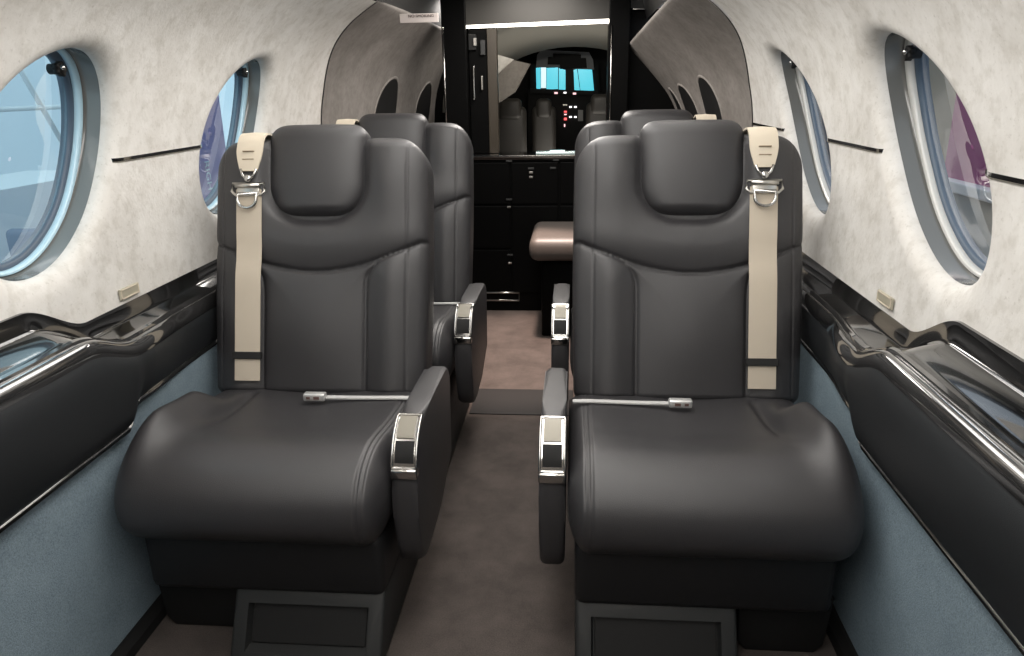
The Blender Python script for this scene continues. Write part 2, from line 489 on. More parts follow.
# ------------------------------------------------------------------ seats
A_ = (1.50, .330); B_ = (1.682, .905)
HB = math.hypot(B_[0] - A_[0], B_[1] - A_[1])
ay, az = (B_[0] - A_[0]) / HB, (B_[1] - A_[1]) / HB
def SP(x, h, d):                                # seat-back coordinates -> seat local (x, y, z); d grows towards the sitter
    return Vector((x, A_[0] + ay * h - az * d, A_[1] + az * h + ay * d))
SIG = .0034
def smile(x): return .292 + .064 * (min(abs(x), .24) / .235) ** 1.8
def hr_dist(x, h):                              # signed distance to the headrest outline (rounded U)
    hw, hb, r = .112, .409, .085
    qx, qh = abs(x) - (hw - r), (hb + r) - h
    return math.hypot(max(qx, 0), max(qh, 0)) + min(max(qx, qh), 0) - r
XO = .008                                        # the padding pattern sits a little outboard
def back_disp(x, h):
    x -= XO
    hs = smile(x)
    ds = abs(h - hs) * .95
    d = ds; g = 0
    ax = abs(x)
    if h < hs + .004:
        xs = .118 + .05 * math.exp(-max(0, hs - h) / .013)
        dv = abs(ax - xs)
        d = min(d, dv); g += math.exp(-(dv / SIG) ** 2) * .0055 * ss(hs + .004, hs - .004, h)
    g += math.exp(-(ds / SIG) ** 2) * .0070
    dg = abs(ax - .212)
    g += math.exp(-(dg / .0026) ** 2) * .0022
    hd = hr_dist(x, h)
    if hd < 0: p = -.012
    else: p = -.010 * math.exp(-(hd / .012) ** 2)
    d = min(d, max(hd, 0) if hd > -.02 else d)
    puff = .010 * (1 - math.exp(-d / .028))
    v = p - g + puff
    if h < hs:                                  # lumbar swell and side bolsters
        v += .010 * math.exp(-(x / .085) ** 2) * math.exp(-((h - .15) / .12) ** 2)
        v += .012 * math.exp(-((ax - .175) / .04) ** 2)
    else:
        v += .010 * math.exp(-((ax - .17) / .05) ** 2) * math.exp(-((h - .50) / .10) ** 2)
        v += .006 * math.exp(-((h - .36) / .05) ** 2)
    return v
def back_w(h):
    w = .244 + .005 * math.sin(PI * min(1, h / HB))
    r = .085
    if h > HB - r:
        q = (h - (HB - r)) / r
        w = w - r + r * math.sqrt(max(0, 1 - q * q * .999))
    if h < .03: w -= .02 * (1 - h / .03) ** 2
    return w
def pad(wf, h0, h1, front, dback, n_e=5, nx=170, nh=150, r_top=.035, r_bot=.03, x_off=0):
    """upholstered pad as a lofted closed surface in seat-back coordinates"""
    rings = []
    for i in range(nh + 1):
        t = i / nh
        h = h0 + (h1 - h0) * (.5 - .5 * math.cos(PI * (t * .86 + .07)) - (.5 - .5 * math.cos(PI * .07))) / (math.cos(PI * .07))
        w = wf(h)
        V = 1.0
        if h > h1 - r_top: q = (h - (h1 - r_top)) / r_top; V = math.sqrt(max(0, 1 - q * q * .985))
        if h < h0 + r_bot: q = ((h0 + r_bot) - h) / r_bot; V = min(V, math.sqrt(max(0, 1 - q * q * .985)))
        ring = []
        mid = dback * .55
        for j in range(nx + 1):
            ph = -PI / 2 + PI * j / nx
            x = w * math.sin(ph)
            E = max(0, 1 - abs(math.sin(ph)) ** n_e) ** (1 / n_e)
            f = front(x, h)
            ring.append(SP(x + x_off, h, mid + (f - mid) * E * V))
        nb = 24
        for j in range(1, nb):
            ph = PI / 2 - PI * j / nb
            x = w * math.sin(ph); E = max(0, 1 - abs(math.sin(ph)) ** n_e) ** (1 / n_e)
            ring.append(SP(x + x_off, h, mid + (dback - mid) * E * V))
        rings.append(ring)
    return rings
def hr_w(h):
    h0, h1, w, rb, rt = .412, .633, .113, .080, .040
    if h < h0 + rb: q = ((h0 + rb) - h) / rb; return w - rb + rb * math.sqrt(max(0, 1 - q * q * .999))
    if h > h1 - rt: q = (h - (h1 - rt)) / rt; return w - rt + rt * math.sqrt(max(0, 1 - q * q * .999))
    return w
def hr_front(x, h):
    return .019 - .010 * (x / .108) ** 2 - .007 * ((h - .52) / .11) ** 2
CUSH = catmull([(1.56, .30, 0), (1.53, .345, 0), (1.46, .364, 0), (1.38, .372, 0), (1.29, .382, 0), (1.21, .394, 0), (1.15, .396, 0), (1.098, .380, 0), (1.064, .345, 0), (1.053, .300, 0), (1.066, .258, 0), (1.105, .232, 0), (1.18, .222, 0), (1.36, .215, 0), (1.52, .215, 0)], 9, closed=True)
def cushion_rings():
    x0, x1 = -.254, .233
    rings = []
    N = 150
    for i in range(N + 1):
        ph = -PI / 2 + PI * i / N
        u = math.sin(ph)
        x = (x0 + x1) / 2 + (x1 - x0) / 2 * u
        e = 1.0
        rl, rr_ = .040, .066
        if x < x0 + rl: q = (x0 + rl - x) / rl; e = math.sqrt(max(0, 1 - q * q * .999))
        if x > x1 - rr_: q = (x - (x1 - rr_)) / rr_; e = max(0, 1 - q ** 3 * .9995) ** (1 / 2.6)
        ring = []
        for p in CUSH:
            y, z = p.x, p.y
            # rounded ends: shrink by a roll radius about the core
            cy = min(max(y, 1.14), 1.50); cz = .318
            ky = 1 - (1 - e) * .85 * (.075 / max(.075, abs(y - cy) + 1e-6)) if y < 1.14 else 1
            yy = cy + (y - cy) * (1 - (1 - e) * .9) if y < 1.14 else y
            zz = cz + (z - cz) * (1 - (1 - e) * .92)
            top = ss(.33, .38, z)
            # raised outboard roll and its crease, shallow dish in the middle
            lob = .046 * math.exp(-((x - .200) / .038) ** 2) * (ss(1.06, 1.22, y) * (1 - ss(1.33, 1.44, y)))
            cre = .018 * math.exp(-((x - .138) / .014) ** 2) * ss(1.22, 1.36, y) * (1 - ss(1.45, 1.5, y))
            dish = -.012 * math.exp(-((x - .0) / .11) ** 2) * ss(1.14, 1.28, y)
            zz += top * (lob - cre + dish)
            # piped seam down the inboard edge
            front = ss(1.15, 1.09, y) * ss(.24, .29, z)
            for xs in (-.214, -.222):
                gg = .0035 * math.exp(-((x - xs) / .0024) ** 2)
                zz -= top * gg; yy += front * gg
            # front roll bellies out a little
            yy -= .008 * front * (1 - (x / .25) ** 2)
            ring.append(Vector((x, yy, zz)))
        rings.append(ring)
    return rings
ARM = [(1.52, .39), (1.50, .418), (1.46, .426), (1.30, .430), (1.222, .432), (1.196, .427), (1.172, .412), (1.152, .390), (1.140, .363), (1.133, .32), (1.131, .27), (1.135, .205), (1.150, .170), (1.180, .153), (1.23, .150), (1.34, .17), (1.50, .21)]
BEZ = [(1.212, .432), (1.198, .428), (1.184, .421), (1.170, .411), (1.158, .398), (1.148, .382), (1.141, .364)]

def make_seat(side, label, group):
    root = empty('aircraft_seat', (side * (.408 if side > 0 else .414), 1.30, 0), label, 'seat', group)
    ox = Vector((side * (.408 if side > 0 else .414), 0, 0))
    def W(bm):                                  # seat local (inboard = -x) -> world
        for v in bm.verts: v.co = Vector((v.co.x * side, v.co.y, v.co.z)) + ox
        return bm
    def add(nm, bm, m, parent=root, **k): return obj(nm, W(bm), m, parent, **k)
    def on_back(bm):
        for v in bm.verts: v.co = SP(*v.co)
        return bm
    # back and headrest
    add('backrest', loft(pad(back_w, 0, HB, lambda x, h: back_disp(x, h), -.115, 6, 190, 190)), M['leather'])
    hr = add('headrest', loft(pad(hr_w, .412, .633, hr_front, -.085, 4.5, 80, 80, r_top=.04, r_bot=.03, x_off=XO)), M['leather'])
    add('back_shell', on_back(B((-.215, .02, -.155), (.215, .54, -.105), .03, 4)), M['leather_dark'])
    # cushion, skirt, pedestal
    add('seat_cushion', loft(cushion_rings()), M['leather'])
    add('seat_skirt', B((-.240, 1.100, .118), (.205, 1.50, .245), .018, 3), M['leather_dark'])
    bm = bmesh.new()
    y0, y1 = 1.112, 1.52
    box(bm, (-.238, y0, 0), (.044, y1, .130), .008, 3)
    bm.faces.ensure_lookup_table()
    f = min(bm.faces, key=lambda f: f.calc_center_median().y + (0 if f.calc_area() > .02 else 9))
    r = bmesh.ops.inset_region(bm, faces=[f], thickness=.028)
    bmesh.ops.inset_region(bm, faces=[f], thickness=.006, depth=-.020)
    for v in bm.verts:
        if v.co.y < 1.2: v.co.y -= .075 * max(0, 1 - v.co.z / .13)
    ped = add('pedestal', bm, M['pedestal'], angle=.6)
    bm = B((-.204, y0 + .015, .034), (.010, y0 + .019, .096), .002)
    for v in bm.verts: v.co.y -= .075 * max(0, 1 - v.co.z / .13)
    add('recess_panel', bm, M['pedestal_black'], ped, smooth=False)
    bm = bmesh.new()
    extrude_poly(bm, [(.056, .118), (.060, .02), (.075, .0), (.200, .0), (.216, .02), (.224, .118)], 1.145, 1.46, 1, .008, 2)
    add('seat_support', bm, M['pedestal_black'], angle=.6)
    # armrest with metal recline latch
    arm = add('armrest', extrude_poly(bmesh.new(), ARM, -.304, -.258, 0, .013, 4), M['leather'], angle=.7)
    bz = [Vector((0, y, z)) for y, z in catmull([(a, b, 0) for a, b in BEZ], 4) for _ in (0,)] if False else [Vector((0, p.x, p.y)) for p in catmull([(a, b, 0) for a, b in BEZ], 4)]
    nrm = []
    for i in range(len(bz)):
        t = (bz[min(i + 1, len(bz) - 1)] - bz[max(i - 1, 0)]).normalized(); nrm.append(Vector((0, t.z, -t.y)))
    nrm = [n if n.y < 0 or n.z > 0 else -n for n in nrm]
    xa, xb = -.3025, -.2595
    def off(i, x, d): return Vector((x, bz[i].y + nrm[i].y * d, bz[i].z + nrm[i].z * d))
    bm = bmesh.new(); n = len(bz)
    loop = [off(i, xa, .003) for i in range(n)] + [off(n - 1, xa + (xb - xa) * k / 6, .003) for k in range(1, 6)] + [off(i, xb, .003) for i in range(n - 1, -1, -1)] + [off(0, xb + (xa - xb) * k / 6, .003) for k in range(1, 6)]
    tube(bm, loop, .0026, 8, True)
    rows = [[off(i, xa - .001, -.004), off(i, xa - .001, .002), off(i, xb + .001, .002), off(i, xb + .001, -.004)] for i in range(n)]
    loft(rows, True, bm)
    lat = add('recline_latch', bm, M['chrome'], arm, angle=.8)
    k0, k1 = 2, int(n * .52)
    rows = [[off(i, xa + .006, .001), off(i, xa + .006, .0055), off(i, xb - .006, .0055), off(i, xb - .006, .001)] for i in range(k0, k1 + 1)]
    add('latch_button', loft(rows), M['beige_metal'], lat, angle=.6)
    rows = [[off(i, xa + .0045, .0005), off(i, xa + .0045, .003), off(i, xb - .0045, .003), off(i, xb - .0045, .0005)] for i in range(k1 + 1, n - 2)]
    add('finger_slot', loft(rows), M['flat_black'], lat, smooth=False)
    bm = bmesh.new()
    box(bm, (xa - .002, 1.132, .345), (xb + .002, 1.152, .364), .003, 2)
    add('latch_foot', bm, M['chrome'], lat)
    # shoulder belt on the outboard side
    bx = .154
    def surf(h, x=bx): return back_disp(x, h)
    def ribbon(pts, wd, th=.0022, cx=bx):
        rows = []
        for i, (h, d) in enumerate(pts):
            w = wd(i / (len(pts) - 1)) if callable(wd) else wd
            a = pts[max(i - 1, 0)]; b = pts[min(i + 1, len(pts) - 1)]
            th_, td = b[0] - a[0], b[1] - a[1]; L = math.hypot(th_, td) or 1
            nh_, nd_ = td / L, -th_ / L
            if nd_ < 0 and abs(nd_) > .2: nh_, nd_ = -nh_, -nd_
            elif abs(nd_) <= .2 and nh_ < 0: nh_, nd_ = -nh_, -nd_
            rows.append([SP(cx - w / 2, h, d), SP(cx - w / 2, h + nh_ * th, d + nd_ * th), SP(cx, h + nh_ * th * 1.5, d + nd_ * th * 1.5), SP(cx + w / 2, h + nh_ * th, d + nd_ * th), SP(cx + w / 2, h, d)])
        return loft(rows)
    lower = [(.475 - (.475 - .045) * i / 40, max(surf(.475 - (.475 - .045) * i / 40, bx + o) for o in (-.022, -.011, 0, .011, .022)) + .0015) for i in range(41)]
    # settle the webbing: it spans hollows instead of following them
    lo2 = []
    for i, (h, d) in enumerate(lower):
        q = [lower[j][1] for j in range(max(0, i - 4), min(41, i + 5))]
        lo2.append((h, max(d, sum(q) / len(q))))
    belt = add('shoulder_belt', ribbon(lo2, .058), M['webbing'], angle=.5)
    top = [(.555, -.125), (.585, -.105), (.604, -.078), (.608, -.048), (.606, -.018), (.598, -.002), (.584, .008), (.565, .014), (.546, .017), (.530, .019), (.515, .020)]
    tp = [(p.x, p.y) for p in catmull([(a, b, 0) for a, b in top], 4)]
    add('belt_pad', ribbon(tp, lambda t: .060 if t < .72 else .060 - .022 * ((t - .72) / .28) ** 1.3, .004), M['webbing_light'], belt, angle=.5)
    db = lower[0][1]
    # stitch lines on the pad, connector, bar, ring
    bm = bmesh.new()
    for hh in (.560, .542): box(bm, (bx - .012, hh - .0008, .0190), (bx + .014, hh + .0008, .0245))
    add('stitching', on_back(bm), mat('tan_thread_%d' % side, (.22, .16, .10), .8), belt, smooth=False)
    bm = bmesh.new()
    tube(bm, [(bx - .018, .520, .024), (bx - .013, .506, .024), (bx, .494, .025), (bx + .013, .506, .024), (bx + .018, .520, .024)], .0032, 8)
    tube(bm, [(bx, .498, .020), (bx, .498, .031)], .0075, 16)
    add('belt_connector', on_back(bm), M['chrome'], belt)
    bm = bmesh.new()
    d0 = .020
    fr = [(bx - .036, .487), (bx + .036, .487), (bx + .038, .470), (bx + .030, .462), (bx - .030, .462), (bx - .038, .470)]
    tube(bm, [(a, b, d0 + .003) for a, b in fr], .0034, 8, True)
    box(bm, (bx - .026, .463, d0 - .002), (bx + .026, .484, d0 + .006), .003, 2)
    tube(bm, [(bx - .028, .482, d0 + .008), (bx + .028, .482, d0 + .008)], .0052, 12)
    add('belt_buckle', on_back(bm), M['nickel'], belt)
    bm = bmesh.new()
    ring = [(bx - .022, .464, d0 + .010), (bx - .021, .452, d0 + .011)] + [(bx + .021 * math.cos(PI + PI * k / 10), .449 + .017 * math.sin(PI + PI * k / 10), d0 + .011) for k in range(11)] + [(bx + .022, .464, d0 + .010)]
    tube(bm, ring, .0036, 8, True)
    add('d_ring', on_back(bm), M['chrome'], belt)
    bm = bmesh.new(); dk = max(surf(.104, bx + o) for o in (-.03, 0, .03)) + .001
    box(bm, (bx - .033, .094, dk - .004), (bx + .033, .110, dk + .0075), .001)
    add('belt_keeper', on_back(bm), M['black_cloth'], belt, smooth=False)
    # lap belt lying along the back of the cushion
    bm = bmesh.new()
    pts = [(-.246, 1.428, .372), (-.215, 1.426, .374), (-.17, 1.424, .374), (-.11, 1.424, .373), (-.07, 1.424, .373), (-.046, 1.424, .373)]
    P = catmull(pts, 6)
    loft([[p + Vector((0, -.003, -.0035)), p + Vector((0, -.003, -.0005)), p + Vector((0, .009, .0002)), p + Vector((0, .009, -.003))] for p in P], True, bm)
    lap = add('lap_belt', bm, M['webbing_grey'], angle=.5)
    bm = bmesh.new()
    box(bm, (-.050, 1.411, .367), (-.002, 1.430, .384), .004, 3)
    lb = add('lap_buckle', bm, M['bright_nickel'], lap)
    bm = bmesh.new()
    box(bm, (-.038, 1.4095, .3725), (-.026, 1.4115, .3785)); box(bm, (-.018, 1.4095, .373), (-.010, 1.4115, .378))
    add('buckle_slot', bm, M['ink'], lb, smooth=False)
    return root

sr = make_seat(1, 'black leather seat in the front row beside the right wall', 'cabin seats')
sl = make_seat(-1, 'black leather seat in the front row beside the left wall', 'cabin seats')
def kids(o): return [c for c in bpy.data.objects if c.parent == o]
def copy_tree(o, parent=None):
    c = o.copy(); C.objects.link(c)
    if parent is not None: c.parent = parent
    for ch in kids(o): copy_tree(ch, c)
    return c
for s, lab in ((sr, 'black leather seat in the second row, behind the front right seat'), (sl, 'black leather seat in the second row, behind the front left seat')):
    c = copy_tree(s); c.location.y += .72; c['label'] = lab; LOC[c.name] = Vector(c.location)

# ------------------------------------------------------------------ camera frame (position, aim and a little roll)
F = 740.0; EYE = Vector((.160, 0, 1.0)); RO = .016
p = math.atan2(328 - 85, F); psi = math.atan2((575 - 512) * math.cos(p), F)
f = Vector((-math.sin(psi) * math.cos(p), math.cos(psi) * math.cos(p), -math.sin(p)))
r = Vector((math.cos(psi), math.sin(psi), 0)); u = r.cross(f)
RM = Matrix.Rotation(RO, 3, 'Y'); f, r, u = RM @ f, RM @ r, RM @ u
def px(x, y, Y):                               # where a measured sight line meets the plane at depth Y
    d = f + r * ((x - 512) / F) + u * ((328 - y) / F); k = Y / d.y
    return (EYE.x + d.x * k, EYE.z + d.z * k)

# ------------------------------------------------------------------ aft end: bench, galley, partition
t = empty('bench_seat', (.30, 3.1, 0), 'dark leather bench seat at the far right, beyond the second row', 'seat')
bm = bmesh.new(); box(bm, (-.015, 2.86, .335), (.58, 3.28, .430), .035, 5); obj('bench_cushion', bm, mat('brown_grey_leather', (.065, .056, .05), .5), t)
bm = bmesh.new(); box(bm, (.03, 2.94, 0), (.57, 3.28, .34), .01); obj('bench_base', bm, M['cabinet_black'], t, angle=.6)

YP = 3.40
g = empty('galley_cabinet', (-.02, YP - .05, 0), 'low black galley cabinet with drawers across the end of the aisle', 'cabinet')
bm = bmesh.new(); box(bm, (-.335, 3.31, 0), (.305, 3.49, .694), .003); obj('cabinet_body', bm, M['cabinet_black'], g, smooth=False)
bm = bmesh.new(); box(bm, (-.335, 3.296, .694), (.305, 3.49, .712), .003); ct = obj('countertop', bm, M['gloss_black'], g, smooth=False)
bm = bmesh.new(); box(bm, (-.335, 3.2925, .702), (.305, 3.2965, .7105), .001); obj('chrome_edge', bm, M['chrome'], ct, smooth=False)
for (x0, x1, z0, z1, lat) in ((-.325, -.125, .50, .680, [(509, 161)]), (-.325, -.125, .30, .49, [(509, 199.5), (509, 207)]), (-.325, -.125, .09, .29, [(510, 255), (510, 263)]), (-.115, .09, .50, .680, [(531, 168.5), (531, 172.5), (531, 177)]), (-.115, .09, .09, .49, []), (.10, .295, .50, .680, [(553, 168), (556, 160)]), (.10, .295, .09, .49, [])):
    bm = bmesh.new(); box(bm, (x0, 3.302, z0), (x1, 3.312, z1), .002); d = obj('drawer', bm, M['cabinet_black'], g, smooth=False)
    for (a, b) in lat:
        X, Z = px(a, b, 3.30); bm = bmesh.new(); w = .013 if b in (161, 168, 160, 168.5, 255, 199.5) else .008
        box(bm, (X - w, 3.297, Z - .004), (X + w, 3.303, Z + .004), .001); obj('latch', bm, M['pedestal'] if w > .01 else M['nickel'], d, smooth=False)
x0, z0 = px(486, 300.5, 3.30); x1, z1 = px(519, 293, 3.30)
bm = bmesh.new(); tube(bm, [(x0, 3.304, z0), (x1, 3.304, z0), (x1, 3.304, z1), (x0, 3.304, z1)], .0045, 6, True); obj('vent_frame', bm, M['nickel'], g)
X, Z = px(560, 151, 3.30)
bm = bmesh.new(); box(bm, (-.01, 3.34, .7125), (.17, 3.40, .722), .003); box(bm, (.05, 3.345, .722), (.12, 3.39, .728), .002)
obj('serving_tray', bm, mat('pale_silver_tray', (.55, .68, .68), .2, .8), smooth=False, label='thin pale silver tray lying on the galley counter', cat='tray', origin=(.08, 3.37, .712))

# partition: pillars, header, strip light
bm = bmesh.new()
box(bm, (-.72, 4.16, 0), (-.304, 4.22, 1.42)); box(bm, (.30, 3.43, 0), (.72, 3.50, 1.42)); box(bm, (-.304, 3.46, 1.30), (.30, 3.50, 1.42)); box(bm, (-.32, 3.50, 0), (-.304, 4.2, 1.42))
obj('wall_bulkhead', bm, M['cabinet_black'], smooth=False, kind='structure')
bm = bmesh.new(); box(bm, (-.411, 3.36, 0), (-.306, 3.50, 1.42), .004)
pl = obj('partition_post', bm, M['cabinet_black'], smooth=False, label='black partition post left of the galley opening', cat='post', origin=(-.36, 3.43, 0))
bm = bmesh.new(); tube(bm, [(-.404, 3.357, .72), (-.404, 3.357, 1.235)], .003, 8); bmesh.ops.create_uvsphere(bm, u_segments=10, v_segments=8, radius=.007, matrix=Matrix.Translation((-.404, 3.357, 1.24)))
obj('chrome_strip', bm, M['chrome'], pl)
bm = bmesh.new(); box(bm, (.300, 3.37, 0), (.388, 3.43, 1.42), .004)
pr = obj('partition_post', bm, M['cabinet_black'], smooth=False, label='black partition post right of the galley opening', cat='post', origin=(.34, 3.40, 0))
bm = bmesh.new(); tube(bm, [(.312, 3.367, .72), (.312, 3.367, 1.235)], .003, 8); obj('chrome_strip', bm, M['chrome'], pr)
bm = bmesh.new(); extrude_poly(bm, [(-.306, 1.250), (.300, 1.262), (.300, 1.42), (-.306, 1.42)], 3.38, 3.46, 1)
obj('trim_21', bm, M['header'], smooth=False, kind='structure')
bm = bmesh.new(); extrude_poly(bm, [(-.306, 1.238), (.300, 1.246), (.300, 1.262), (-.306, 1.250)], 3.385, 3.40, 1)
obj('strip_light', bm, M['strip_light'], smooth=False, label='thin warm white strip light along the beige header above the galley opening', cat='light')
t = empty('bulkhead_monitor', (.43, 3.41, 1.27), 'dark wall monitor with silver rim on the bulkhead at upper right', 'monitor')
bm = bmesh.new(); box(bm, (.340, 3.400, 1.296), (.53, 3.428, 1.41), .004); obj('monitor_screen', bm, M['gloss_black'], t, smooth=False)
bm = bmesh.new(); tube(bm, [(.340, 3.398, 1.299), (.528, 3.398, 1.299)], .004, 8); tube(bm, [(.528, 3.398, 1.299), (.528, 3.398, 1.405)], .004, 8); obj('silver_rim', bm, M['chrome'], t)

# dark galley tower inside the opening, left
t = empty('galley_tower', (-.25, 3.46, .712), 'tall dark glossy galley tower standing left on the galley counter', 'cabinet')
bm = bmesh.new(); box(bm, (-.304, 3.42, .713), (-.222, 3.46, 1.236), .002); obj('tower_body', bm, M['cabinet_black'], t, smooth=False)
bm = bmesh.new(); box(bm, (-.222, 3.41, .713), (-.180, 3.46, 1.236), .002); obj('tower_edge', bm, mat('dark_walnut_edge', (.035, .028, .020), .35), t, smooth=False)
for (xa, ya, xb, yb, nm, m) in ((468, 34, 476, 50, 'dispenser', 'flat_black'), (473, 38, 476.5, 46, 'tap', 'nickel'), (480, 40, 485, 55, 'dispenser', 'pedestal'), (472.5, 66, 475, 100, 'tap', 'chrome'), (481, 76, 483, 90, 'handle', 'nickel'), (466.5, 60, 468.5, 98, 'handle', 'pedestal')):
    x0, z1 = px(xa, ya, 3.40); x1, z0 = px(xb, yb, 3.40)
    bm = bmesh.new(); box(bm, (x0, 3.402 if m != 'nickel' else 3.396, z0), (x1, 3.421, z1), .002); obj(nm, bm, M[m], t, smooth=False)

# placard on the left valance edge
t = empty('placard', (-.52, 2.90, 1.22), 'white rectangular placard with small dark lettering on the left valance edge', 'sign')
def PX(x, y, Y): a, b = px(x, y, Y); return Vector((a, Y, b))
YS = 2.76
a, b = PX(400, 23, YS), PX(438, 13, YS)
bm = bmesh.new(); box(bm, (a.x, YS, a.z), (b.x, YS + .004, b.z), .001); obj('placard_face', bm, M['placard'], t, smooth=False)
def text(name, s, size, loc, rot, m, parent=None, sx=1.0):
    cu = bpy.data.curves.new(name, 'FONT'); cu.body = s; cu.size = size; cu.align_x = 'CENTER'; cu.align_y = 'CENTER'; cu.extrude = .0004
    cu.materials.append(m)
    o = bpy.data.objects.new(name, cu); C.objects.link(o); o.rotation_euler = rot
    if parent is not None: o.parent = parent; o.location = Vector(loc) - LOC[parent.name]
    else: o.location = loc
    o.scale = (sx, 1, 1)
    return o
def letters(o):
    bpy.context.view_layer.update()
    me = bpy.data.meshes.new_from_object(o.evaluated_get(bpy.context.evaluated_depsgraph_get()))
    n = bpy.data.objects.new('lettering', me); C.objects.link(n); n.parent = o.parent; n.location = o.location; n.rotation_euler = o.rotation_euler; n.scale = o.scale
    bpy.data.objects.remove(o); return n
c = PX(421, 16, YS)
letters(text('text', 'NO SMOKING', .0125, (c.x, YS - .001, c.z), (PI / 2, 0, 0), M['ink'], t, 1.15))

# ------------------------------------------------------------------ cockpit modelled past the opening to stand for a mirror reflection
bm = bmesh.new()
box(bm, (-.75, 3.5, -.02), (1.05, 7.4, 0)); obj('standin_cockpit_floor', bm, M['flat_black'], kind='structure', smooth=False)
bm = bmesh.new(); box(bm, (-.78, 3.5, 0), (-.75, 7.4, 1.5)); obj('standin_cockpit_wall_left', bm, M['flat_black'], kind='structure', smooth=False)
bm = bmesh.new(); box(bm, (1.05, 3.5, 0), (1.08, 7.4, 1.5)); obj('standin_cockpit_wall_right', bm, M['flat_black'], kind='structure', smooth=False)
bm = bmesh.new(); box(bm, (-.78, 7.4, 0), (1.08, 7.43, 1.5)); obj('standin_cockpit_wall_front', bm, M['flat_black'], kind='structure', smooth=False)
bm = bmesh.new()
quadgrid(bm, [[(.06 + .08 * ss(3.5, 4.4, y) + (.35 + .42 * ss(3.5, 4.4, y)) * math.cos(a_), y, .90 + .50 * math.sin(a_) - .05 * (y - 3.5)) for a_ in [PI * k / 24 for k in range(25)]] for y in (3.51, 3.8, 4.1, 4.4, 4.8, 5.4, 6.0)])
obj('standin_cockpit_ceiling', bm, mat('standin_grey_beige_headliner', (.30, .29, .26), .7), kind='structure')
bm = bmesh.new(); box(bm, (-.75, 3.5, 1.40), (1.05, 7.4, 1.45)); obj('standin_cockpit_ceiling_top', bm, M['flat_black'], kind='structure', smooth=False)

def frustum_panel(name, quad, Y, dpt, m, parent, **k):
    bm = bmesh.new(); pts = [px(a, b, Y) for a, b in quad]
    extrude_poly(bm, pts, Y, Y + dpt, 1); return obj(name, bm, m, parent, smooth=False, **k)
t = empty('valance_panel', (-.25, 4.4, .9), 'angled valance with pale top and brown face, left in the forward compartment', 'panel')
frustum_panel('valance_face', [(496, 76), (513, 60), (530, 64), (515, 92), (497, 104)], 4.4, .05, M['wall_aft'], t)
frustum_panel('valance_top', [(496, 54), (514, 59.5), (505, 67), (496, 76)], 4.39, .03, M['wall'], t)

YI = 7.0
ip = empty('instrument_panel', (.15, YI, 0), 'black cockpit instrument panel with small white and red lights', 'panel')
frustum_panel('panel_body', [(528, 90), (602, 93), (602, 200), (528, 200)], YI, .06, M['flat_black'], ip)
frustum_panel('glare_shield', [(530, 88.5), (598, 91), (598, 95), (530, 93)], YI - .1, .1, M['pedestal_black'], ip)
lw = mat('white_indicator', (.9, .9, .9), .5, emit=((1, .95, .95), 1.6)); lr = mat('red_indicator', (.9, .2, .2), .5, emit=((1, .12, .12), 1.6)); lp = mat('pink_indicator', (.9, .6, .6), .5, emit=((1, .6, .62), 1.4))
for (a, b, m_, w_, h_) in ((570.5, 107, lw, 1.3, .8), (575.4, 107, lw, 1.3, .8), (570.5, 117, lw, 1.3, .8), (575.4, 117, lw, 1.3, .8), (565, 105, M['nickel'], 2, .7), (565.4, 111.7, lr, 1.4, .8), (565.4, 114.5, lp, 1.2, .6), (565.4, 119, lr, 1.4, 1.2), (564.6, 125.5, lp, .6, 1.4), (556, 93, lp, 1.6, .9), (565, 92.7, lw, 1.4, .8), (574.5, 93.6, lp, 1.6, .9)):
    frustum_panel('indicator_light', [(a - w_, b - h_), (a + w_, b - h_), (a + w_, b + h_), (a - w_, b + h_)], YI - .115 if b < 95 else YI - .015, .02, m_, ip)
frustum_panel('grey_module', [(578, 110), (583, 110), (583, 121), (578, 121)], YI - .015, .02, M['ring_grey'], ip)
wsb = bmesh.new(); ws = obj('window_20', extrude_poly(wsb, [px(*q_, YI + .13) for q_ in ((530, 64), (598, 64), (600, 92), (530, 91))], YI + .13, YI + .15, 1), M['flat_black'], kind='structure', smooth=False)
def sky_pane(n, c, e): return mat(n, c, .2, emit=(c, e))
cy = sky_pane('cyan_daylight_pane', (.10, .62, .75), 1.0); wh = sky_pane('white_daylight_pane', (.75, .95, .98), 1.0)
for q, m_ in (([(536, 68), (540.5, 67.5), (540.5, 90), (536.5, 89)], cy), ([(541, 67.5), (546, 67.5), (546, 88), (541, 88)], wh), ([(546.5, 68), (558, 67.5), (558, 89), (546.5, 89.5)], cy), ([(558.8, 68), (565.5, 70), (565.5, 90), (558.8, 89.5)], cy), ([(573.5, 70), (577, 69), (580, 90.5), (574, 90.5)], cy), ([(577.6, 68.5), (592, 69), (594, 90.5), (580.6, 90.8)], cy)):
    frustum_panel('windscreen_pane', q, YI + .1, .02, m_, ws)
frustum_panel('centre_post', [(565.5, 66), (573.5, 66), (574.5, 92), (565.5, 92)], YI + .08, .05, M['pedestal'], ws)
oh = empty('overhead_panel', (.15, YI, 1.1), 'grey overhead switch panel above the cyan windscreen', 'panel')
frustum_panel('panel_surround', [(537, 55), (541, 50), (589, 52), (593, 60), (594, 69.5), (575, 69), (559, 67), (536, 67.5)], YI + .06, .05, mat('grey_overhead', (.38, .40, .42), .5), oh)
frustum_panel('switch_block', [(548, 57), (553, 57), (553, 53.5), (581, 54.5), (581, 58), (586, 58), (587, 68), (560, 69), (560, 64.5), (547.5, 64.5)], YI + .03, .04, M['pedestal_black'], oh)
